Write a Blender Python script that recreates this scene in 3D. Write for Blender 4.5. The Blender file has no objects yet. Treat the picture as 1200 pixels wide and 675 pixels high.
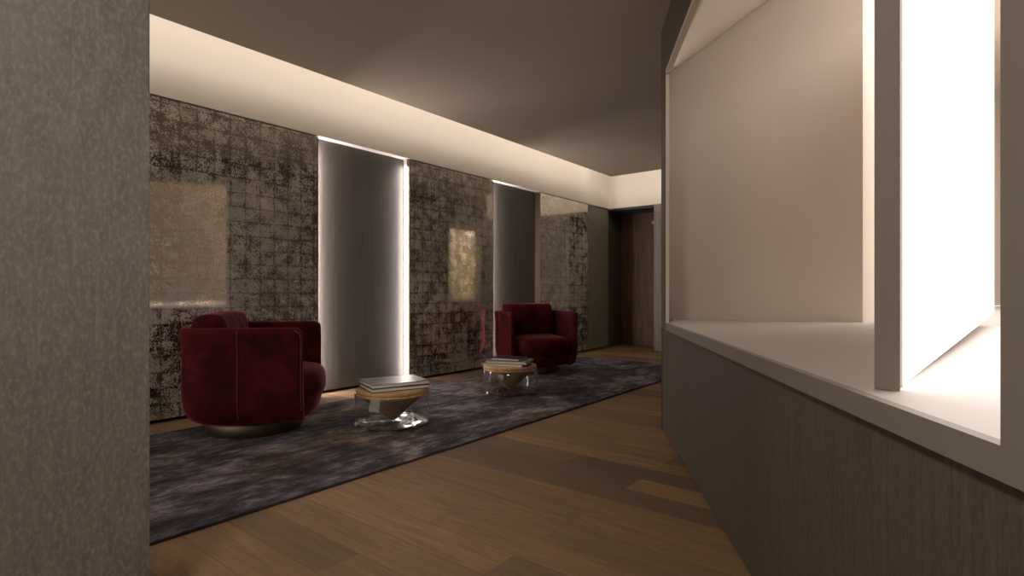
import bpy, bmesh, math, random
from mathutils import Vector, Matrix, noise

random.seed(7)
SC = bpy.context.scene
COL = SC.collection
PI = math.pi

# ------------------------------------------------------------------ camera, world, exposure
cam_d = bpy.data.cameras.new('camera')
cam = bpy.data.objects.new('camera', cam_d)
COL.objects.link(cam)
cam.location = (0, 0, 1.05)
cam.rotation_euler = (PI / 2, 0, math.atan2(500, 640))
cam_d.sensor_width = 36.0
cam_d.lens = 36.0 * 640 / 1200
cam_d.shift_y = 5 / 1200
cam_d.clip_start = 0.02
SC.camera = cam

SC.view_settings.view_transform = 'Standard'
SC.view_settings.look = 'None'
SC.view_settings.exposure = 0.0
SC.view_settings.gamma = 1.0
SC.view_settings.use_curve_mapping = False

world = bpy.data.worlds.new('world')
SC.world = world
world.use_nodes = True
bg = world.node_tree.nodes['Background']
bg.inputs['Color'].default_value = (1.0, 0.88, 0.76, 1)
bg.inputs['Strength'].default_value = 1.7

COVE_COL = (1.0, 0.86, 0.72)
COVE_W = 23.0          # watts per metre of cove strip
NICHE_E = 45.0
LIGHTBOX_E = 3.0


def area(name, loc, direction, sx, sy, power, color):
    l = bpy.data.lights.new(name, 'AREA')
    l.shape = 'RECTANGLE'
    l.size = sx
    l.size_y = sy
    l.energy = power
    l.color = color
    o = bpy.data.objects.new(name, l)
    COL.objects.link(o)
    o.location = loc
    z = -Vector(direction).normalized()
    return o, z


def area_along(name, loc, direction, along, length, width, power, color):
    o, z = area(name, loc, direction, length, width, power, color)
    x = Vector(along).normalized()
    y = z.cross(x)
    o.rotation_euler = Matrix((x, y, z)).transposed().to_euler()
    return o


# cove strips: lie above the ceiling slab, along the long wall and along the end wall
area_along('cove_light_long', (-4.25, 3.2, 3.25), (-1, 0, -0.15), (0, 1, 0), 10.2, 0.12, COVE_W * 10.2 * 0.12, COVE_COL)
area_along('cove_light_end', (-2.9, 8.12, 3.28), (0, 1, -0.15), (1, 0, 0), 3.4, 0.12, COVE_W * 3.4 * 0.17, COVE_COL)

# light court behind the opening: added unseen fill light high above the counter
area_along('court_fill_light', (1.6, 5.6, 4.2), (0, 0, -1), (0, 1, 0), 7.0, 2.4, 350.0, (1.0, 0.93, 0.87))
# added fill light over the corridor, behind the camera
area_along('corridor_fill_light', (-0.9, -0.5, 2.98), (0, 0, -1), (0, 1, 0), 0.5, 0.5, 46.0, (1.0, 0.88, 0.76))

# ------------------------------------------------------------------ material helpers
def mat(name):
    m = bpy.data.materials.new(name)
    m.use_nodes = True
    nt = m.node_tree
    for n in list(nt.nodes):
        nt.nodes.remove(n)
    out = nt.nodes.new('ShaderNodeOutputMaterial')
    return m, nt, out


def N(nt, kind, inputs=None, **props):
    n = nt.nodes.new('ShaderNode' + kind)
    for k, v in props.items():
        setattr(n, k, v)
    for k, v in (inputs or {}).items():
        s = n.inputs[k]
        if isinstance(v, bpy.types.NodeSocket):
            nt.links.new(v, s)
        else:
            s.default_value = v
    return n


def ramp(nt, fac, stops, interp='LINEAR'):
    r = nt.nodes.new('ShaderNodeValToRGB')
    r.color_ramp.interpolation = interp
    e = r.color_ramp.elements
    while len(e) < len(stops):
        e.new(0.5)
    for i, (p, c) in enumerate(stops):
        e[i].position = p
        if not isinstance(c, (tuple, list)):
            c = (c, c, c)
        e[i].color = (*c, 1)
    nt.links.new(fac, r.inputs['Fac'])
    return r.outputs['Color']


def mixc(nt, fac, a, b, blend='MIX'):
    n = nt.nodes.new('ShaderNodeMix')
    n.data_type = 'RGBA'
    n.blend_type = blend
    for idx, v in ((0, fac), (6, a), (7, b)):
        s = n.inputs[idx]
        if isinstance(v, bpy.types.NodeSocket):
            nt.links.new(v, s)
        elif idx == 0:
            s.default_value = v
        else:
            s.default_value = (*v, 1) if len(v) == 3 else v
    return n.outputs[2]


def math_(nt, op, a, b=0.0, c=0.0):
    n = nt.nodes.new('ShaderNodeMath')
    n.operation = op
    for i, v in enumerate((a, b, c)):
        if isinstance(v, bpy.types.NodeSocket):
            nt.links.new(v, n.inputs[i])
        else:
            n.inputs[i].default_value = v
    return n.outputs[0]


def coords(nt, scale=(1, 1, 1), rot=(0, 0, 0), loc=(0, 0, 0)):
    tc = N(nt, 'TexCoord')
    mp = N(nt, 'Mapping', {'Vector': tc.outputs['Object'], 'Scale': scale, 'Rotation': rot, 'Location': loc})
    return mp.outputs['Vector']


def noise_(nt, vec, scale, detail=4, rough=0.55, dist=0.0):
    return N(nt, 'TexNoise', {'Vector': vec, 'Scale': scale, 'Detail': detail, 'Roughness': rough,
                              'Distortion': dist}).outputs['Fac']


def bump(nt, h, strength=0.2, distance=0.01):
    return N(nt, 'Bump', {'Height': h, 'Strength': strength, 'Distance': distance}).outputs['Normal']


def principled(nt, out, **kw):
    p = N(nt, 'BsdfPrincipled')
    for k, v in kw.items():
        s = p.inputs[k.replace('_', ' ')]
        if isinstance(v, bpy.types.NodeSocket):
            nt.links.new(v, s)
        elif isinstance(v, (tuple, list)) and len(v) == 3 and s.type == 'RGBA':
            s.default_value = (*v, 1)
        else:
            s.default_value = v
    nt.links.new(p.outputs[0], out.inputs['Surface'])
    return p


M = {}


def simple(name, col, rough=0.5, metal=0.0, var=0.08, nscale=8.0, bmp=0.0, **kw):
    m, nt, out = mat(name)
    v = coords(nt)
    n = noise_(nt, v, nscale, 4)
    c = mixc(nt, n, tuple(x * (1 - var) for x in col), tuple(min(1, x * (1 + var)) for x in col))
    args = dict(Base_Color=c, Roughness=rough, Metallic=metal)
    args.update(kw)
    if bmp:
        args['Normal'] = bump(nt, noise_(nt, v, nscale * 20, 3), bmp, 0.002)
    principled(nt, out, **args)
    M[name] = m
    return m


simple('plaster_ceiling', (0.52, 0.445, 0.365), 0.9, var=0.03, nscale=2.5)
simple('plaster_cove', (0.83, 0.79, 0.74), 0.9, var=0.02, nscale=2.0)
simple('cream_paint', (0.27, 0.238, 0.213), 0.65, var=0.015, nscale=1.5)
simple('court_wall', (0.80, 0.71, 0.63), 0.9, var=0.02, nscale=1.5)
simple('white_stone', (0.50, 0.455, 0.42), 0.6, var=0.03, nscale=4)
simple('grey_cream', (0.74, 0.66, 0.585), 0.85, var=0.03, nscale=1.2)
simple('bronze', (0.30, 0.22, 0.15), 0.35, 1.0)
simple('brass_dark', (0.20, 0.16, 0.11), 0.5, 1.0)
simple('edge_grey', (0.25, 0.225, 0.19), 0.6)
simple('shadow_gap', (0.015, 0.013, 0.012), 0.9)
simple('rug_edge', (0.03, 0.022, 0.02), 0.95)
simple('paper', (0.80, 0.76, 0.69), 0.85, nscale=60, var=0.12)
simple('black_cover', (0.02, 0.02, 0.02), 0.4)
simple('grey_cover', (0.24, 0.23, 0.22), 0.45)
simple('cloth_cover', (0.42, 0.39, 0.35), 0.7)
simple('door_metal', (0.42, 0.40, 0.37), 0.4, 0.6)
simple('lamp_shade', (0.8, 0.7, 0.3), 0.8)


def veneer(name, dark, light, fleck=0.35, horiz=1.0, rough=0.6, stretch=1.6):
    """taupe dyed veneer: fine vertical grain with short pale flecks"""
    m, nt, out = mat(name)
    v1 = coords(nt, (55 * horiz, 55 * horiz, stretch))
    v2 = coords(nt, (150 * horiz, 150 * horiz, 45))
    v3 = coords(nt, (1.2, 1.2, 0.25))
    g = noise_(nt, v1, 1.0, 5, 0.6, 0.15)
    f = noise_(nt, v2, 1.0, 3, 0.6)
    b = noise_(nt, v3, 1.0, 2)
    gr = ramp(nt, g, [(0.3, 0.0), (0.72, 1.0)])
    c = mixc(nt, gr, dark, light)
    fl = ramp(nt, f, [(0.46, 0.0), (0.72, 1.0)])
    flm = math_(nt, 'MULTIPLY', fl, fleck)
    c = mixc(nt, flm, c, tuple(min(1, x * 1.7) for x in light))
    c = mixc(nt, ramp(nt, b, [(0.3, 0.0), (0.7, 0.35)]), c, dark)
    principled(nt, out, Base_Color=c, Roughness=rough, Normal=bump(nt, math_(nt, 'ADD', g, f), 0.25, 0.002))
    M[name] = m


veneer('veneer_near', (0.15, 0.135, 0.115), (0.235, 0.215, 0.188), 0.6, 0.6, stretch=7.0)
veneer('veneer_base', (0.085, 0.067, 0.053), (0.145, 0.12, 0.098), 0.45, 1.3, stretch=3.5)
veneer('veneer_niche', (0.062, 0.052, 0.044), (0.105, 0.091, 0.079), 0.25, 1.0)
veneer('veneer_grey', (0.17, 0.155, 0.14), (0.29, 0.265, 0.24), 0.2, 1.0)
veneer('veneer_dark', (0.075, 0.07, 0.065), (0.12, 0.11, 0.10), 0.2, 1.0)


def wood_door():
    m, nt, out = mat('walnut')
    g = noise_(nt, coords(nt, (22, 22, 1.3)), 1.0, 5, 0.6, 0.4)
    f = noise_(nt, coords(nt, (160, 160, 6)), 1.0, 3)
    c = ramp(nt, g, [(0.3, (0.035, 0.014, 0.007)), (0.5, (0.11, 0.05, 0.026)), (0.75, (0.19, 0.09, 0.048))])
    c = mixc(nt, ramp(nt, f, [(0.4, 0.0), (0.7, 0.5)]), c, (0.04, 0.018, 0.01))
    principled(nt, out, Base_Color=c, Roughness=0.45)
    M['walnut'] = m


wood_door()


def table_wood():
    m, nt, out = mat('oak_table')
    g = noise_(nt, coords(nt, (3, 30, 30)), 1.0, 5, 0.6, 0.5)
    c = ramp(nt, g, [(0.3, (0.40, 0.235, 0.10)), (0.6, (0.60, 0.38, 0.19)), (0.8, (0.68, 0.46, 0.25))])
    principled(nt, out, Base_Color=c, Roughness=0.5)
    M['oak_table'] = m
    m, nt, out = mat('oak_cone')
    g = noise_(nt, coords(nt, (30, 30, 3)), 1.0, 5, 0.6, 0.5)
    c = ramp(nt, g, [(0.3, (0.27, 0.155, 0.07)), (0.6, (0.40, 0.25, 0.13)), (0.8, (0.48, 0.32, 0.17))])
    principled(nt, out, Base_Color=c, Roughness=0.5)
    M['oak_cone'] = m


table_wood()


def floor_mat():
    m, nt, out = mat('oak_floor')
    v = coords(nt, (1, 1, 1), (0, 0, math.radians(0.6)))
    br = N(nt, 'TexBrick', {'Vector': v, 'Color1': (0, 0, 0, 1), 'Color2': (1, 1, 1, 1), 'Mortar': (0.5, 0.5, 0.5, 1),
                            'Scale': 1.0, 'Mortar Size': 0.0014, 'Mortar Smooth': 0.2, 'Bias': 0.0,
                            'Brick Width': 1.35, 'Row Height': 0.19}, offset=0.37, offset_frequency=3, squash=1.0)
    tone = br.outputs['Color']
    # each plank shifts its own grain
    off = N(nt, 'VectorMath', {0: v, 1: N(nt, 'CombineXYZ', {'X': math_(nt, 'MULTIPLY', tone, 17.0), 'Y': math_(nt, 'MULTIPLY', tone, 5.0)}).outputs[0]}, operation='ADD').outputs[0]
    gv = N(nt, 'Mapping', {'Vector': off, 'Scale': (2.2, 26, 1)}).outputs[0]
    g = noise_(nt, gv, 1.0, 6, 0.62, 0.9)
    gv2 = N(nt, 'Mapping', {'Vector': off, 'Scale': (9, 190, 1)}).outputs[0]
    f = noise_(nt, gv2, 1.0, 3, 0.6)
    base = ramp(nt, tone, [(0.0, (0.155, 0.106, 0.068)), (0.2, (0.18, 0.12, 0.074)), (0.36, (0.265, 0.172, 0.094)), (0.7, (0.30, 0.188, 0.098)), (1.0, (0.36, 0.225, 0.118))])
    c = mixc(nt, ramp(nt, g, [(0.35, 0.0), (0.68, 0.55)]), base, (0.15, 0.10, 0.066))
    c = mixc(nt, ramp(nt, f, [(0.5, 0.0), (0.75, 0.35)]), c, (0.10, 0.065, 0.042))
    c = mixc(nt, math_(nt, 'MULTIPLY', br.outputs['Fac'], 0.6), c, (0.06, 0.04, 0.028))
    principled(nt, out, Base_Color=c, Roughness=ramp(nt, g, [(0.3, 0.58), (0.7, 0.7)]), Specular_IOR_Level=0.3,
               Normal=bump(nt, f, 0.08, 0.001))
    M['oak_floor'] = m


floor_mat()


def rug_mat():
    m, nt, out = mat('rug_pile')
    v = coords(nt, (1.35, 1.0, 1))
    a = noise_(nt, v, 1.6, 8, 0.72, 0.5)
    vy = coords(nt, (9, 3.2, 1))
    s = noise_(nt, vy, 1.6, 7, 0.75, 0.6)
    t = noise_(nt, coords(nt, (1, 1, 1), loc=(11.7, 5, 0)), 1.3, 5, 0.6)
    k = math_(nt, 'ADD', math_(nt, 'MULTIPLY', a, 0.6), math_(nt, 'MULTIPLY', s, 0.4))
    c = ramp(nt, k, [(0.41, (0.030, 0.027, 0.037)), (0.475, (0.068, 0.059, 0.075)), (0.515, (0.13, 0.112, 0.135)),
                     (0.56, (0.25, 0.22, 0.245)), (0.63, (0.46, 0.42, 0.43))])
    tan = ramp(nt, k, [(0.42, (0.04, 0.032, 0.027)), (0.51, (0.14, 0.103, 0.07)), (0.58, (0.38, 0.285, 0.185))])
    c = mixc(nt, ramp(nt, t, [(0.52, 0.0), (0.64, 0.75)]), c, tan)
    fine = noise_(nt, coords(nt, (240, 90, 1)), 1.0, 2)
    c = mixc(nt, ramp(nt, fine, [(0.35, 0.35), (0.6, 0.0)]), c, (0.02, 0.017, 0.02))
    principled(nt, out, Base_Color=c, Roughness=0.95, Specular_IOR_Level=0.2,
               Normal=bump(nt, math_(nt, 'ADD', fine, s), 0.5, 0.004))
    M['rug_pile'] = m


rug_mat()


def leaf_mat():
    """mottled silver-leaf squares behind a polished lacquer"""
    m, nt, out = mat('silver_leaf')
    tc = N(nt, 'TexCoord')
    w = N(nt, 'TexNoise', {'Vector': tc.outputs['Object'], 'Scale': 6.0, 'Detail': 3.0})
    wob = N(nt, 'VectorMath', {0: w.outputs['Color'], 1: (0.022, 0.022, 0.022)}, operation='MULTIPLY').outputs[0]
    p = N(nt, 'VectorMath', {0: tc.outputs['Object'], 1: wob}, operation='ADD').outputs[0]
    sp = N(nt, 'SeparateXYZ', {0: p})
    yz = N(nt, 'CombineXYZ', {'X': sp.outputs['Y'], 'Y': sp.outputs['Z']}).outputs[0]
    br = N(nt, 'TexBrick', {'Vector': yz, 'Color1': (0, 0, 0, 1), 'Color2': (1, 1, 1, 1), 'Mortar': (0.5, 0.5, 0.5, 1),
                            'Scale': 1.0, 'Mortar Size': 0.0035, 'Mortar Smooth': 0.6, 'Bias': 0.0,
                            'Brick Width': 0.136, 'Row Height': 0.128}, offset=0.0, offset_frequency=1)
    tone = br.outputs['Color']
    line = br.outputs['Fac']
    big = ramp(nt, noise_(nt, p, 1.5, 3, 0.5), [(0.34, 0.40), (0.62, 0.66)])
    mid = noise_(nt, p, 9.0, 5, 0.65, 0.4)
    fine = noise_(nt, p, 95.0, 4, 0.75)
    # tarnish: fine speckle, denser where the large noise is high and towards each square's edge
    near = N(nt, 'TexBrick', {'Vector': yz, 'Color1': (0, 0, 0, 1), 'Color2': (0, 0, 0, 1), 'Mortar': (1, 1, 1, 1),
                              'Scale': 1.0, 'Mortar Size': 0.022, 'Mortar Smooth': 1.0, 'Bias': 0.0,
                              'Brick Width': 0.136, 'Row Height': 0.128}, offset=0.0, offset_frequency=1).outputs['Fac']
    dens = math_(nt, 'ADD', math_(nt, 'MULTIPLY', big, 0.5), math_(nt, 'MULTIPLY', mid, 0.5))
    dens = math_(nt, 'ADD', dens, math_(nt, 'MULTIPLY', tone, 0.05))
    dens = math_(nt, 'ADD', dens, math_(nt, 'MULTIPLY', near, 0.05))
    spk = math_(nt, 'ADD', math_(nt, 'MULTIPLY', dens, 0.5), math_(nt, 'MULTIPLY', fine, 0.5))
    tarn = ramp(nt, spk, [(0.515, 0.0), (0.565, 1.0)])
    ln = math_(nt, 'MULTIPLY', line, ramp(nt, mid, [(0.35, 0.15), (0.6, 0.9)]))
    tarn = math_(nt, 'MAXIMUM', tarn, ln)
    silver = mixc(nt, tone, (0.58, 0.545, 0.48), (0.84, 0.80, 0.72))
    silver = mixc(nt, ramp(nt, mid, [(0.35, 0.0), (0.65, 0.5)]), silver, (0.54, 0.505, 0.445))
    col = mixc(nt, math_(nt, 'MULTIPLY', tarn, 0.95), silver, (0.03, 0.025, 0.022))
    base = N(nt, 'BsdfPrincipled')
    nt.links.new(col, base.inputs['Base Color'])
    base.inputs['Metallic'].default_value = 0.0
    base.inputs['Specular IOR Level'].default_value = 0.3
    base.inputs['Roughness'].default_value = 0.42
    nt.links.new(bump(nt, math_(nt, 'ADD', fine, mid), 0.15, 0.002), base.inputs['Normal'])
    # where the leaf has worn away the dark mirror behind it shows
    gl = N(nt, 'BsdfGlossy', {'Color': mixc(nt, tarn, (0.9, 0.86, 0.8), (0.56, 0.52, 0.46)), 'Roughness': 0.05})
    fac = math_(nt, 'ADD', math_(nt, 'MULTIPLY', tarn, 0.74), 0.14)
    mx = N(nt, 'MixShader', {0: fac, 1: base.outputs[0], 2: gl.outputs[0]})
    nt.links.new(mx.outputs[0], out.inputs['Surface'])
    M['silver_leaf'] = m


leaf_mat()


def velvet():
    m, nt, out = mat('red_velvet')
    n1 = noise_(nt, coords(nt), 5.0, 5, 0.6, 0.6)
    n2 = noise_(nt, coords(nt), 260.0, 2)
    c = ramp(nt, n1, [(0.36, (0.030, 0.0012, 0.003)), (0.52, (0.062, 0.0028, 0.0065)), (0.68, (0.095, 0.006, 0.011))])
    principled(nt, out, Base_Color=c, Roughness=0.8, Sheen_Weight=0.55, Sheen_Roughness=0.32,
               Sheen_Tint=(0.75, 0.16, 0.20), Specular_IOR_Level=0.15,
               Normal=bump(nt, math_(nt, 'ADD', n2, n1), 0.12, 0.003))
    M['red_velvet'] = m
    m, nt, out = mat('velvet_piping')
    c = mixc(nt, noise_(nt, coords(nt), 60.0, 2), (0.13, 0.012, 0.018), (0.18, 0.02, 0.03))
    principled(nt, out, Base_Color=c, Roughness=0.7, Sheen_Weight=0.6, Sheen_Tint=(0.8, 0.3, 0.35))
    M['velvet_piping'] = m


velvet()


def glass_mat(name, wavy):
    m, nt, out = mat(name)
    g = N(nt, 'BsdfGlossy', {'Color': (1, 1, 1, 1), 'Roughness': 0.02})
    tr = N(nt, 'BsdfTransparent', {'Color': (0.975, 0.975, 0.97, 1)})
    lw = N(nt, 'LayerWeight', {'Blend': 0.5})
    fr = N(nt, 'Math', {0: N(nt, 'Math', {0: lw.outputs['Facing'], 1: 4.0}, operation='POWER').outputs[0], 1: 0.8, 2: 0.045}, operation='MULTIPLY_ADD')
    mx = N(nt, 'MixShader', {0: fr.outputs[0], 1: tr.outputs[0], 2: g.outputs[0]})
    if wavy:
        h = N(nt, 'TexWave', {'Vector': coords(nt, loc=(0.05, 0.03, 0)), 'Scale': 5.0, 'Distortion': 3.5, 'Detail': 1.0, 'Detail Scale': 1.5}, wave_type='RINGS', rings_direction='Z').outputs['Fac']
        b = bump(nt, h, 1.0, 0.02)
        nt.links.new(b, g.inputs['Normal'])
        nt.links.new(b, lw.inputs['Normal'])
        mx.inputs[0].default_value = 0.5
        f2 = math_(nt, 'MULTIPLY', fr.outputs[0], 1.6)
        nt.links.new(f2, mx.inputs[0])
    nt.links.new(mx.outputs[0], out.inputs['Surface'])
    M[name] = m


glass_mat('clear_glass', False)
glass_mat('cast_glass', True)


def emit(name, col, strength):
    m, nt, out = mat(name)
    e = N(nt, 'Emission', {'Color': (*col, 1), 'Strength': strength})
    nt.links.new(e.outputs[0], out.inputs['Surface'])
    M[name] = m


emit('led_white', (1.0, 0.90, 0.85), NICHE_E)
emit('led_bright', (1.0, 0.90, 0.85), NICHE_E * 2.2)
emit('lightbox', (1.0, 0.955, 0.925), LIGHTBOX_E)
emit('bulb', (0.95, 0.88, 0.36), 26.0)


def cover_mat():
    m, nt, out = mat('photo_cover')
    v = coords(nt, (2.5, 22, 1), (0, 0, 0.2))
    n = noise_(nt, v, 1.0, 4, 0.6, 0.8)
    c = ramp(nt, n, [(0.35, (0.07, 0.065, 0.06)), (0.5, (0.26, 0.245, 0.23)), (0.65, (0.42, 0.40, 0.37))])
    principled(nt, out, Base_Color=c, Roughness=0.35)
    M['photo_cover'] = m


cover_mat()

# ------------------------------------------------------------------ mesh helpers
def obj(name, bm, m, parent=None, smooth=False, bevel=0.0, segs=2):
    bmesh.ops.recalc_face_normals(bm, faces=bm.faces)
    me = bpy.data.meshes.new(name)
    bm.to_mesh(me)
    bm.free()
    me.materials.append(M[m] if isinstance(m, str) else m)
    if smooth:
        for p in me.polygons:
            p.use_smooth = True
    o = bpy.data.objects.new(name, me)
    COL.objects.link(o)
    if parent is not None:
        o.parent = parent
    if bevel:
        b = o.modifiers.new('bevel', 'BEVEL')
        b.width = bevel
        b.segments = segs
        b.limit_method = 'ANGLE'
    return o


def struct(name, bm, m, parent=None, **kw):
    o = obj(name, bm, m, parent, **kw)
    if parent is None:
        o['kind'] = 'structure'
    return o


def tag(o, label, cat, group=None):
    o['label'] = label
    o['category'] = cat
    if group:
        o['group'] = group
    return o


def thing(name, label, cat, loc=(0, 0, 0), rz=0.0, group=None):
    o = bpy.data.objects.new(name, None)
    o.empty_display_size = 0.1
    COL.objects.link(o)
    o.location = loc
    o.rotation_euler = (0, 0, rz)
    return tag(o, label, cat, group)


def box(bm, x0, x1, y0, y1, z0, z1, mtx=None):
    vs = [bm.verts.new(Vector(p)) for p in ((x0, y0, z0), (x1, y0, z0), (x1, y1, z0), (x0, y1, z0),
                                            (x0, y0, z1), (x1, y0, z1), (x1, y1, z1), (x0, y1, z1))]
    if mtx is not None:
        for v in vs:
            v.co = mtx @ v.co
    for f in ((3, 2, 1, 0), (4, 5, 6, 7), (0, 1, 5, 4), (1, 2, 6, 5), (2, 3, 7, 6), (3, 0, 4, 7)):
        bm.faces.new([vs[i] for i in f])
    return bm


def bx(*a, mtx=None):
    return box(bmesh.new(), *a, mtx=mtx)


def prism(bm, pts, z0, z1):
    """pts: plan outline; z0/z1 a number or one value per point"""
    n = len(pts)
    za = z0 if isinstance(z0, (list, tuple)) else [z0] * n
    zb = z1 if isinstance(z1, (list, tuple)) else [z1] * n
    lo = [bm.verts.new((p[0], p[1], za[i])) for i, p in enumerate(pts)]
    hi = [bm.verts.new((p[0], p[1], zb[i])) for i, p in enumerate(pts)]
    bm.faces.new(lo[::-1])
    bm.faces.new(hi)
    for i in range(n):
        j = (i + 1) % n
        bm.faces.new((lo[i], lo[j], hi[j], hi[i]))
    return bm


def lathe(bm, prof, segs=64, centre=(0, 0)):
    """prof: closed list of (r, z) turned about z; r = 0 points become poles"""
    rings = []
    for r, z in prof:
        if r < 1e-6:
            rings.append([bm.verts.new((centre[0], centre[1], z))])
        else:
            rings.append([bm.verts.new((centre[0] + r * math.cos(2 * PI * k / segs), centre[1] + r * math.sin(2 * PI * k / segs), z)) for k in range(segs)])
    for a, b in zip(rings[:-1], rings[1:]):
        for k in range(segs):
            l = (k + 1) % segs
            if len(a) == 1 and len(b) == 1:
                continue
            if len(a) == 1:
                bm.faces.new((a[0], b[k], b[l]))
            elif len(b) == 1:
                bm.faces.new((a[k], b[0], a[l]))
            else:
                bm.faces.new((a[k], b[k], b[l], a[l]))
    return bm


def tube(bm, pts, r, segs=8):
    pts = [Vector(p) for p in pts]
    rings = []
    for i, p in enumerate(pts):
        t = (pts[min(i + 1, len(pts) - 1)] - pts[max(i - 1, 0)]).normalized()
        up = Vector((0, 0, 1)) if abs(t.z) < 0.9 else Vector((1, 0, 0))
        a = t.cross(up).normalized()
        b = t.cross(a)
        rings.append([bm.verts.new(p + a * r * math.cos(2 * PI * k / segs) + b * r * math.sin(2 * PI * k / segs)) for k in range(segs)])
    for a, b in zip(rings[:-1], rings[1:]):
        for k in range(segs):
            bm.faces.new((a[k], a[(k + 1) % segs], b[(k + 1) % segs], b[k]))
    bm.faces.new(rings[0])
    bm.faces.new(rings[-1][::-1])
    return bm


# ------------------------------------------------------------------ setting: floor, ceiling, long wall
CEIL = 3.03
OX = -1.86
XW = -4.92          # face of the long wall and its panels
YE = 9.30           # face of the end wall
struct('floor', bx(-5.4, 6.0, -2.0, 10.6, -0.1, 0.0), 'oak_floor')
# ceiling slab stops short of both walls and leaves the cove slot
cl = bmesh.new()
prism(cl, [(-4.42, -1.6), (1.68, -1.6), (-1.655, 4.0), (-1.85, 4.62), (-1.85, 8.41), (-4.42, 8.41)], CEIL, CEIL + 0.09)
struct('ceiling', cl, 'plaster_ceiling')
cl = bmesh.new()
prism(cl, [(-5.4, -1.6), (1.68, -1.6), (-1.655, 4.0), (-1.85, 4.62), (-1.85, 10.6), (-5.4, 10.6)], 3.42, 3.5)
struct('ceiling_cove', cl, 'plaster_cove')

# long wall: dark backing, cove fascia, veneer recess backs
struct('wall_left', bx(-5.25, -5.12, -1.6, 10.6, 0, 3.42), 'shadow_gap')
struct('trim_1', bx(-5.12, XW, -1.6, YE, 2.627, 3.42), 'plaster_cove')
for k, (a, b) in enumerate(((3.131, 4.334), (5.871, 7.013))):
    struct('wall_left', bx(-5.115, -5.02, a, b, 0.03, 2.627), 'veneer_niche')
struct('wall_left', bx(-5.115, -4.945, 8.497, YE, 0.03, 2.622), 'veneer_grey')

# end wall with the door alcove
end = bmesh.new()
box(end, -4.03, OX, YE, YE + 0.12, 0.0, 2.627)
struct('wall_end', end, 'veneer_grey')
struct('trim_2', bx(-5.12, OX, YE, YE + 0.12, 2.627, 3.42), 'plaster_cove')
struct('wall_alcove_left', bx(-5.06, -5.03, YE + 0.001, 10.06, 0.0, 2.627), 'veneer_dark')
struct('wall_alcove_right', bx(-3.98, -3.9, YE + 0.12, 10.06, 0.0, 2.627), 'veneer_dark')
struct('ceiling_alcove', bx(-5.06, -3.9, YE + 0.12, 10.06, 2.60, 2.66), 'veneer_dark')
struct('light_block_behind_door', bx(-5.12, -3.9, 10.06, 10.1, 0.0, 2.66), 'shadow_gap')  # added dark sheet, keeps outside light from leaking in round the door
d = struct('door_1', bx(-5.03, -3.98, 10.0, 10.05, 0.002, 2.6), 'walnut')
hb = bmesh.new()
tube(hb, [(-4.16, 9.955, 1.15), (-4.16, 9.955, 2.12)], 0.012)
tube(hb, [(-4.16, 9.955, 1.25), (-4.16, 10.0, 1.25)], 0.008)
tube(hb, [(-4.16, 9.955, 2.02), (-4.16, 10.0, 2.02)], 0.008)
obj('door_handle', hb, 'door_metal', d, smooth=True)
cb = bmesh.new()
box(cb, -4.36, -4.08, 9.945, 10.0, 2.36, 2.42)
obj('door_closer', cb, 'door_metal', d, bevel=0.008)

# near wall on the left edge of the picture
struct('wall_near', bx(-2.35, -2.0, -1.6, 0.668, 0.0, CEIL), 'veneer_near', bevel=0.004)

struct('wall_back', bx(-2.35, 7.1, -1.75, -1.6, 0.0, 4.35), 'veneer_near')
struct('wall_far_right', bx(7.0, 7.1, -1.6, 12.9, 0.0, 4.35), 'court_wall')
# ------------------------------------------------------------------ the angled wall with its wide opening
P0 = Vector((-1.67, 3.99))
dv = Vector((0.5105, -0.8599))
nv = Vector((0.8599, 0.5105))


def sp(s, w=0.0):
    p = P0 + dv * s + nv * w
    return (p.x, p.y)


def along(bm, s0, s1, w0, w1, z0, z1):
    return prism(bm, [sp(s0, w0), sp(s1, w0), sp(s1, w1), sp(s0, w1)], z0, z1)


S0, S1 = 0.262, 3.415        # opening
ZC, ZT = 0.83, 2.62          # counter top, head of opening
wb = bmesh.new()
along(wb, 0.0, 6.0, 0.012, 0.14, 0.015, ZC - 0.052)
struct('wall_right', wb, 'veneer_base')
wb = bmesh.new()
along(wb, 0.05, 6.0, 0.03, 0.12, 0.0, 0.015)
struct('floor_gap_shade', wb, 'shadow_gap')  # near-black strip paints the shade of the gap under the wall
wb = bmesh.new()
along(wb, 0.0, S0 - 0.0125, 0.0, 0.016, ZC - 0.052, CEIL)
struct('wall_right_return', wb, 'veneer_base')
wb = bmesh.new()
along(wb, S0 - 0.012, 6.0, 0.0, 0.018, ZT + 0.03, CEIL)
struct('wall_right_upper', wb, 'veneer_base')
# opposite wall running on beyond the corner (seen in the polished panels)
OX = -1.86
NA, NB, NZ0, NZ1 = 8.12, 9.03, 0.90, 2.46
wb = bmesh.new()
prism(wb, [(-1.67, 3.992), (-1.66, 3.996), (-1.745, 4.29), (-1.75, 4.62), (OX, 4.62)], 0.0, CEIL)
box(wb, OX, OX + 0.12, 4.62, NA, 0, CEIL)
box(wb, OX, OX + 0.12, NB, YE, 0, CEIL)
box(wb, OX, OX + 0.12, 8.41, YE, CEIL, 3.42)
box(wb, OX, OX + 0.12, NA, NB, 0, NZ0)
box(wb, OX, OX + 0.12, NA, NB, NZ1, CEIL)
struct('wall_opposite', wb, 'veneer_base')
wb = bmesh.new()
box(wb, OX + 0.12, OX + 0.62, NA - 0.02, NB + 0.02, NZ0 - 0.04, NZ0)
box(wb, OX + 0.12, OX + 0.62, NA - 0.02, NB + 0.02, NZ1, NZ1 + 0.04)
box(wb, OX + 0.12, OX + 0.62, NA - 0.04, NA, NZ0, NZ1)
box(wb, OX + 0.12, OX + 0.62, NB, NB + 0.04, NZ0, NZ1)
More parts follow.
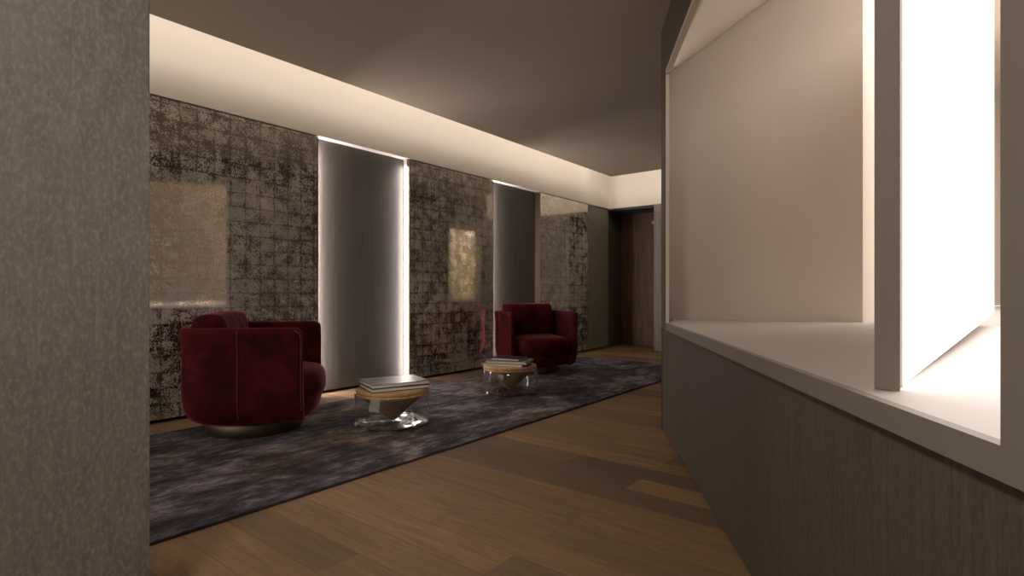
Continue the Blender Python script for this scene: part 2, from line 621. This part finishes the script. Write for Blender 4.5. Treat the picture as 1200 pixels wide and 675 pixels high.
box(wb, OX + 0.62, OX + 0.66, NA - 0.04, NB + 0.04, NZ0 - 0.04, NZ1 + 0.04)
box(wb, OX + 0.12, OX + 0.135, NA, NB, NZ1 - 0.07, NZ1)  # added lip, hides the fill light from the mirrored view
struct('wall_niche', wb, 'court_wall')
tb = bmesh.new()
for a, b, c_, e in ((NA - 0.03, NA, NZ0 - 0.05, NZ1 + 0.03), (NB, NB + 0.03, NZ0 - 0.05, NZ1 + 0.03), (NA, NB, NZ0 - 0.05, NZ0), (NA, NB, NZ1, NZ1 + 0.03)):
    box(tb, OX - 0.012, OX - 0.001, a, b, c_, e)
struct('trim_4', tb, 'court_wall')
area_along('niche_fill_light', (OX + 0.16, 8.575, NZ1 - 0.015), (0.35, 0, -1), (0, 1, 0), 0.8, 0.03, 3.5, (1.0, 0.9, 0.8))  # added fill light that brightens the niche interior

# cream frame round the opening: sill front, jambs and head
fr = bmesh.new()
along(fr, S0 - 0.012, 6.0, -0.004, 0.2, ZC - 0.052, ZC - 0.0005)
lip = bmesh.new()
along(lip, S0 - 0.012, S0, -0.004, 0.018, ZC - 0.0005, ZT + 0.03)
along(lip, S0, S1, -0.004, 0.03, ZT, ZT + 0.03)
struct('trim_5', lip, 'grey_cream')  # left jamb and head painted paler than the sill, light put into the colour
along(fr, S1, 6.0, -0.004, 0.2, ZC - 0.0005, ZT + 0.03)
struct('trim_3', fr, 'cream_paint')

# stone counter running deep behind the opening
A_ = sp(S0, 0.0)
B_ = sp(S1 + 0.3, 0.0)
PL = (-1.728, 4.286)         # foot of the dim panel, left end
PR = (-0.438, 4.734)         # and its right end
BW = (0.90, 12.75)           # far end of the court's long wall
cn = bmesh.new()
prism(cn, [sp(S0, 0.02), sp(6.3, 0.02), (6.98, -1.5), (6.98, 12.79), (0.95, 12.79), (PR[0] + 0.0, PR[1] + 0.1), (-1.70, 4.32)], ZC - 0.05, ZC - 0.0004)
tag(obj('counter_top', cn, 'white_stone'), 'long pale stone counter top running along the angled wall opening', 'counter')

# dim wall facing the opening, then the lit wall that leads away behind it
wb = bmesh.new()
pdx, pdy = PR[0] - PL[0], PR[1] - PL[1]
L = math.hypot(pdx, pdy)
ux, uy = pdx / L, pdy / L
nx, ny = -uy, ux
prism(wb, [PL, PR, (PR[0] + nx * 0.04, PR[1] + ny * 0.04), (PL[0] + nx * 0.04, PL[1] + ny * 0.04)], ZC, [2.83, 3.70, 3.70, 2.83])
struct('wall_inner', wb, 'grey_cream')
wb = bmesh.new()
prism(wb, [(PR[0] - 0.005, PR[1] + 0.05), BW, (BW[0] - 0.1, BW[1] + 0.02), (PR[0] - 0.06, PR[1] + 0.055)], ZC, 4.3)
struct('wall_court_side', wb, 'court_wall')
struct('wall_court_end', bx(0.8, 7.0, 12.8, 12.9, ZC, 4.3), 'court_wall')
struct('ceiling_court', bx(-2.0, 7.0, -1.6, 12.9, 4.3, 4.35), 'court_wall')
# sloping soffit rising from the head of the opening to the top of the dim wall
so = bmesh.new()
F1, F2 = sp(S0 - 0.01, 0.025), sp(S1 + 0.4, 0.025)
q = [(F1[0], F1[1], ZT + 0.012), (PL[0], PL[1], 2.83), (PR[0], PR[1], 3.70), (F2[0], F2[1], ZT + 0.012)]
rows = []
for i in range(31):
    a = i / 30
    p0 = Vector(q[0]).lerp(Vector(q[3]), a)
    p1 = Vector(q[1]).lerp(Vector((PR[0] + ux * 1.6, PR[1] + uy * 1.6, 3.70 + 0.87 * 1.6 / L)), a)
    rows.append([so.verts.new(p0.lerp(p1, k / 20)) for k in range(21)])
for a, b in zip(rows[:-1], rows[1:]):
    for k in range(20):
        so.faces.new((a[k], a[k + 1], b[k + 1], b[k]))
sf = struct('ceiling_soffit', so, 'grey_cream', smooth=True)
if sf.data.polygons[0].normal.z < 0:
    sf.data.flip_normals()
sm = sf.modifiers.new('thick', 'SOLIDIFY')
sm.thickness = 0.03
sm.offset = 1.0


# tall light box standing on the counter: bronze-grey edge towards us, glowing face to the right
L0 = Vector((-0.0790, 1.484))
L1 = Vector((0.279, 4.741))
ld = (L1 - L0).normalized()
lang = math.atan2(ld.y, ld.x)
LB = thing('light_box_panel', 'tall upright light box fin with a glowing white face standing on the stone counter', 'light panel', (L0.x, L0.y, ZC), lang)
LL = (L1 - L0).length
fb = bmesh.new()
w = 0.036


def fin(bm, x0, x1, y0, y1, ztop, rise0, rise1):
    prism(bm, [(x0, y0), (x1, y0), (x1, y1), (x0, y1)], [rise0, rise1, rise1, rise0],
          [ztop + 0.2 * x0, ztop + 0.2 * x1, ztop + 0.2 * x1, ztop + 0.2 * x0])


fin(fb, 0.0, LL, 0.004, w, 1.76, 0.0, 0.085)
fin(fb, 0.0, 0.03, -0.012, 0.004, 1.76, 0.006, 0.007)
obj('housing', fb, 'grey_cream', LB)
fb = bmesh.new()
fin(fb, -0.004, 0.0, -0.012, w, 1.76, 0.002, 0.002)
obj('edge_trim', fb, 'edge_grey', LB)
fb = bmesh.new()
fin(fb, 0.03, LL, -0.006, 0.0035, 1.76, 0.004, 0.085)
t = obj('glowing_diffuser', fb, 'lightbox', LB)
t['label'] = 'glowing white diffuser face'

# ------------------------------------------------------------------ art panels on the long wall
ART = (('silver_leaf_panel', 0.6, 3.131, 'widest mottled silver leaf wall panel, behind the nearer red armchair'),
       ('silver_leaf_panel', 4.334, 5.871, 'mottled silver leaf wall panel between the two grey lit recesses'),
       ('silver_leaf_panel', 7.013, 8.497, 'mottled silver leaf wall panel farthest down the room, nearest the door'))
for nm, a, b, lab in ART:
    t = thing(nm, lab, 'wall panel', (-5.115, (a + b) / 2, 0.03), 0, 'silver leaf panels on the long wall')
    h = (b - a) / 2
    x1 = XW + 5.115
    obj('leaf_face', bx(x1 - 0.012, x1, -h + 0.012, h - 0.012, 0.0, 2.582), 'silver_leaf', t)
    obj('core', bx(0.0, x1 - 0.012, -h + 0.012, h - 0.012, 0.0, 2.582), 'shadow_gap', t)
    for s0, s1 in ((-h, -h + 0.012), (h - 0.012, h)):
        obj('edge_trim', bx(0.0, x1 + 0.001, s0, s1, 0.0, 2.582), 'bronze', t)

STR = ((3.1315, 1, 'vertical white light strip hidden on the left side of the nearer grey recess'),
       (4.3335, -1, 'bright vertical white light strip on the right side of the nearer grey recess'),
       (5.8715, 1, 'vertical white light strip on the left side of the farther grey recess'))
for y, s, lab in STR:
    t = thing('light_strip', lab, 'light strip', (-4.99, y, 0.04), 0, 'light strips beside the grey recesses')
    x0_, x1_, pr = (0.004, 0.022, 0.013) if s < 0 else (0.0, 0.024, 0.011)
    obj('channel', bx(-0.029, 0.026, min(0, s * 0.004), max(0, s * 0.004), 0, 2.585), 'plaster_cove', t)
    obj('diffuser', bx(x0_, x1_, min(s * 0.004, s * pr), max(s * 0.004, s * pr), 0.0, 2.50), 'led_white' if s < 0 else 'led_bright', t)

# ------------------------------------------------------------------ rug
rg = bx(-4.5, -2.57, 0.1, 7.62, 0.001, 0.013)
RUG = thing('rug', 'large mottled grey and purple rug under the red armchairs', 'rug', (-3.5, 4, 0))
rb = bmesh.new()
box(rb, -1.0, 0.925, -3.9, 3.62, 0.010, 0.016)
obj('pile', rb, 'rug_pile', RUG)
rb = bmesh.new()
box(rb, -1.003, 0.93, -3.903, 3.623, 0.0, 0.010)
obj('border', rb, 'rug_edge', RUG)
rg.free()
ZR = 0.016

# ------------------------------------------------------------------ armchair
def upath(x_front, x_back, hw, r, n=12):
    """plan path from the front of one arm round the back to the front of the other; (point, outward normal)"""
    out = []
    for i in range(9):
        x = x_front + (x_back + r - x_front) * i / 8
        out.append(((x, -hw), (0, -1)))
    for i in range(1, n):
        a = PI / 2 * i / n
        out.append(((x_back + r - r * math.sin(a), -hw + r - r * math.cos(a)), (-math.sin(a), -math.cos(a))))
    for i in range(7):
        y = (-hw + r) + (2 * hw - 2 * r) * i / 6
        out.append(((x_back, y), (-1, 0)))
    for i in range(1, n):
        a = PI / 2 * i / n
        out.append(((x_back + r - r * math.cos(a), hw - r + r * math.sin(a)), (-math.cos(a), math.sin(a))))
    for i in range(9):
        x = x_back + r + (x_front - x_back - r) * i / 8
        out.append(((x, hw), (0, 1)))
    return out


def shell_bm():
    prof = [(-0.16, 0.105), (-0.105, 0.112), (-0.06, 0.135), (-0.028, 0.175), (-0.01, 0.23), (0.0, 0.30), (0.0, 0.40),
            (-0.004, 0.52), (-0.004, 0.62), (0.003, 0.70), (0.010, 0.745), (0.010, 0.768), (-0.002, 0.785), (-0.022, 0.790),
            (-0.045, 0.787), (-0.060, 0.772), (-0.068, 0.745), (-0.072, 0.66), (-0.074, 0.50), (-0.074, 0.36), (-0.09, 0.24), (-0.16, 0.20)]
    path = upath(0.378, -0.422, 0.46, 0.24)
    bm = bmesh.new()
    cz = 0.45
    cu = -0.036

    def ring(p, n, k, fwd):
        vs = []
        for u, z in prof:
            uu = cu + (u - cu) * (1 - k * 0.9 if abs(u - cu) < 0.06 else 1 - k * 0.35)
            zz = z - k * 0.045 * (1 if z > 0.4 else -0.2)
            # arms sweep slightly back at the bottom
            f = fwd
            vs.append(bm.verts.new((p[0] + n[0] * uu + f, p[1] + n[1] * uu, zz)))
        return vs
    rings = []
    for k, f in ((0.9, 0.042), (0.55, 0.034), (0.22, 0.018)):
        rings.append(ring(path[0][0], path[0][1], k, f))
    for p, n in path:
        rings.append(ring(p, n, 0, 0))
    for k, f in ((0.22, 0.018), (0.55, 0.034), (0.9, 0.042)):
        rings.append(ring(path[-1][0], path[-1][1], k, f))
    m = len(prof)
    for a, b in zip(rings[:-1], rings[1:]):
        for k in range(m):
            l = (k + 1) % m
            bm.faces.new((a[k], a[l], b[l], b[k]))
    bm.faces.new(rings[0])
    bm.faces.new(rings[-1][::-1])
    return bm


def dplan(x0, x1, hw, bulge, rr, n=48):
    """seat outline: straight sides, gently curved front, rounded back"""
    pts = []
    for i in range(n):
        a = 2 * PI * i / n
        c, s = math.cos(a), math.sin(a)
        e = 0.42
        x = math.copysign(abs(c) ** e, c)
        y = math.copysign(abs(s) ** e, s)
        px = (x0 + x1) / 2 + x * (x1 - x0) / 2
        py = y * hw
        if px > 0:
            px += bulge * (1 - (py / hw) ** 2) * min(1, px / x1)
            py *= 1.0
        pts.append((px, py))
    return pts


def loft(levels, cap=True):
    bm = bmesh.new()
    rings = [[bm.verts.new((x, y, z)) for x, y in pts] for pts, z in levels]
    for a, b in zip(rings[:-1], rings[1:]):
        n = len(a)
        for k in range(n):
            bm.faces.new((a[k], a[(k + 1) % n], b[(k + 1) % n], b[k]))
    for r_, flip in ((rings[0], True), (rings[-1], False)):
        c = Vector((0, 0, 0))
        for v in r_:
            c += v.co
        cv = bm.verts.new(c / len(r_))
        n = len(r_)
        for k in range(n):
            bm.faces.new((r_[(k + 1) % n], r_[k], cv) if flip else (r_[k], r_[(k + 1) % n], cv))
    return bm


def scaled(pts, k, cx=0.03):
    return [((x - cx) * k + cx, y * k) for x, y in pts]


def seat_cushion_bm():
    base = dplan(-0.36, 0.41, 0.39, 0.105, 0.1)
    lv = []
    for z, k in ((0.235, 0.86), (0.245, 0.93), (0.27, 0.975), (0.31, 1.0), (0.36, 1.0), (0.405, 0.985), (0.435, 0.955),
                 (0.455, 0.90), (0.466, 0.80), (0.473, 0.62), (0.477, 0.36)):
        lv.append((scaled(base, k), z))
    return loft(lv)


def seat_base_bm():
    base = dplan(-0.36, 0.405, 0.448, 0.085, 0.1)
    lv = []
    for z, k in ((0.108, 0.80), (0.114, 0.86), (0.135, 0.915), (0.17, 0.95), (0.215, 0.975), (0.238, 0.965)):
        lv.append((scaled(base, k), z))
    return loft(lv)


def pillow_bm(w, h, t, seed):
    bm = bmesh.new()
    nu, nw = 26, 18
    for side in (1, -1):
        grid = []
        for i in range(nu + 1):
            row = []
            for j in range(nw + 1):
                a, b = i / nu * 2 - 1, j / nw * 2 - 1
                ea, eb = 1 - abs(a) ** 7, 1 - abs(b) ** 5
                th = t / 2 * (max(0, ea) ** 0.34) * (max(0, eb) ** 0.36)
                y = a * w / 2 * (1 - 0.035 * b * b)
                z = b * h / 2 * (1 - 0.05 * a * a)
                wr = noise.noise(Vector((y * 9 + seed, z * 4 + 0.35 * y * 20, side * 3))) * 0.022
                wr += noise.noise(Vector((y * 26 + seed, z * 9, side * 7))) * 0.006
                row.append(bm.verts.new((side * (th + wr * min(1, th / 0.03)), y, z)))
            grid.append(row)
        for i in range(nu):
            for j in range(nw):
                bm.faces.new((grid[i][j], grid[i + 1][j], grid[i + 1][j + 1], grid[i][j + 1]))
    bmesh.ops.remove_doubles(bm, verts=bm.verts, dist=0.0008)
    return bm


def armchair(label, loc, rz, seed):
    t = thing('armchair', label, 'armchair', loc, rz, 'red velvet armchairs')
    bs = bmesh.new()
    lathe(bs, [(0, 0), (0.325, 0), (0.335, 0.006), (0.335, 0.085), (0.325, 0.104), (0, 0.106)], 64)
    o = obj('swivel_base', bs, 'brass_dark', t, smooth=False)
    o['label'] = 'round dark brass plinth'
    for p in o.data.polygons:
        p.use_smooth = abs(p.normal.z) < 0.5
    s = obj('shell', shell_bm(), 'red_velvet', t, smooth=True)
    sd = s.modifiers.new('s', 'SUBSURF')
    sd.levels = sd.render_levels = 1
    obj('seat_base', seat_base_bm(), 'red_velvet', t, smooth=True)
    c = obj('seat_cushion', seat_cushion_bm(), 'red_velvet', t, smooth=True)
    # back pillow leaning against the back of the shell
    p = obj('back_pillow', pillow_bm(0.72, 0.455, 0.235, seed), 'red_velvet', t, smooth=True)
    p.location = (-0.222, 0.0, 0.670)
    p.rotation_euler = (0, math.radians(-9), 0)
    sd = p.modifiers.new('s', 'SUBSURF')
    sd.levels = sd.render_levels = 1
    # piping: vertical seams on the shell's flanks and along the arm fronts
    for sy in (-1, 1):
        pb = bmesh.new()
        pts = [(0.0, sy * (0.46 + u), z) for u, z in ((-0.10, 0.114), (-0.058, 0.135), (-0.026, 0.175), (-0.008, 0.23), (0.002, 0.30),
                                                     (0.002, 0.40), (-0.002, 0.52), (-0.002, 0.62), (0.005, 0.70), (0.011, 0.745), (0.011, 0.77))]
        tube(pb, pts, 0.0032, 6)
        obj('side_seam', pb, 'velvet_piping', t, smooth=True)
        pb = bmesh.new()
        pts = [(0.410, sy * (0.454 + u), z) for u, z in ((-0.03, 0.19), (-0.010, 0.25), (-0.001, 0.33), (-0.002, 0.52), (-0.001, 0.64), (0.006, 0.72))]
        pts += [(0.398, sy * 0.462, 0.752), (0.37, sy * 0.464, 0.770)]
        tube(pb, pts, 0.0032, 6)
        obj('arm_piping', pb, 'velvet_piping', t, smooth=True)
    return t


armchair('red velvet armchair seen from its side, in front of the widest silver leaf panel', (-4.115, 2.08, ZR), math.radians(49), 3.0)
armchair('red velvet armchair facing us in front of the farther grey recess', (-4.206, 5.838, ZR), math.radians(-34), 9.0)

# ------------------------------------------------------------------ glass and wood side tables
def side_table(label, loc, rz):
    t = thing('side_table', label, 'side table', loc, rz, 'round glass and wood side tables')
    g = bmesh.new()
    lathe(g, [(0.2865, 0.012), (0.288, 0.014), (0.288, 0.238), (0.284, 0.242), (0.279, 0.238), (0.279, 0.034), (0.2785, 0.024)], 96)
    o = obj('glass_cylinder', g, 'clear_glass', t, smooth=True)
    o['label'] = 'clear glass drum'
    g = bmesh.new()
    lathe(g, [(0, 0.0), (0.272, 0.0), (0.284, 0.004), (0.2865, 0.012), (0.2785, 0.024), (0.27, 0.021), (0.24, 0.017), (0.20, 0.020), (0.15, 0.015),
              (0.10, 0.020), (0.06, 0.016), (0, 0.018)], 96)
    o = obj('glass_foot', g, 'cast_glass', t, smooth=True)
    o['label'] = 'thick rippled glass base'
    g = bmesh.new()
    lathe(g, [(0, 0.282), (0.268, 0.282), (0.275, 0.279), (0.277, 0.272), (0.277, 0.256), (0.274, 0.252), (0.271, 0.250),
              (0.274, 0.247), (0.276, 0.243), (0.276, 0.234), (0.270, 0.228), (0, 0.226)], 96)
    o = obj('table_top', g, 'oak_table', t)
    for p in o.data.polygons:
        p.use_smooth = abs(p.normal.z) < 0.7
    g = bmesh.new()
    lathe(g, [(0, 0.2265), (0.232, 0.2265), (0.236, 0.222), (0.222, 0.205), (0.035, 0.034), (0.018, 0.0235), (0, 0.0225)], 64)
    o = obj('cone', g, 'oak_cone', t)
    for p in o.data.polygons:
        p.use_smooth = abs(p.normal.z) < 0.9
    return t


side_table('round glass and wood side table nearest us, with two books', (-3.407, 2.821, ZR), 0.4)
side_table('round glass and wood side table beside the farther armchair, three books on top', (-3.519, 4.472, ZR), 1.2)


def book(label, loc, rz, l, w, h, cover, group, spine_side=1):
    """l along local x, w along local y, spine at the +y side when spine_side = 1"""
    t = thing('book', label, 'book', loc, rz, group)
    c = bmesh.new()
    ct = 0.0045 if cover in ('black_cover', 'grey_cover') else 0.003
    box(c, -l / 2, l / 2, -w / 2, w / 2, 0, ct)
    box(c, -l / 2, l / 2, -w / 2, w / 2, h - ct, h)
    if spine_side > 0:
        box(c, -l / 2, l / 2, w / 2 - ct, w / 2, ct, h - ct)
    else:
        box(c, -l / 2, l / 2, -w / 2, -w / 2 + ct, ct, h - ct)
    obj('cover', c, cover, t)
    p = bmesh.new()
    i = 0.006
    y0, y1 = (-w / 2 + i, w / 2 - ct) if spine_side > 0 else (-w / 2 + ct, w / 2 - i)
    box(p, -l / 2 + i, l / 2 - i, y0, y1, ct, h - ct)
    obj('pages', p, 'paper', t)
    return t


ZT1 = ZR + 0.282
th0 = math.atan2(500, 640)
a1 = th0 + math.radians(31)
book('dark edged book lying under the grey picture book on the nearer side table', (-3.405, 2.835, ZT1), a1, 0.46, 0.36, 0.032, 'black_cover', 'books on the nearer side table')
book('grey picture book on top of the pile on the nearer side table', (-3.405, 2.838, ZT1 + 0.0322), a1 + 0.03, 0.465, 0.355, 0.028, 'photo_cover', 'books on the nearer side table')
a2 = th0 - math.radians(20)
book('pale book at the bottom of the pile on the farther side table', (-3.515, 4.44, ZT1), a2, 0.40, 0.30, 0.026, 'cloth_cover', 'books on the farther side table')
book('grey book in the middle of the pile on the farther side table', (-3.505, 4.45, ZT1 + 0.0262), a2 + 0.09, 0.43, 0.31, 0.028, 'grey_cover', 'books on the farther side table')
book('black book on top of the pile on the farther side table', (-3.515, 4.455, ZT1 + 0.0544), a2 - 0.05, 0.31, 0.24, 0.024, 'black_cover', 'books on the farther side table')

# small lamp in the niche of the opposite wall, seen only as a yellow glint in the silver leaf
t = thing('table_lamp', 'small yellow lamp glowing in the wall niche mirrored in the middle silver leaf panel', 'lamp', (OX + 0.36, 8.27, NZ0))
lb = bmesh.new()
lathe(lb, [(0, 0), (0.07, 0), (0.07, 0.012), (0.012, 0.02), (0.012, 0.36), (0, 0.36)], 24)
obj('stand', lb, 'brass_dark', t, smooth=True)
lb = bmesh.new()
lathe(lb, [(0, 0.36), (0.014, 0.37), (0.024, 0.5), (0.022, 0.72), (0.008, 0.78), (0, 0.785)], 24)
obj('bulb', lb, 'bulb', t, smooth=True)
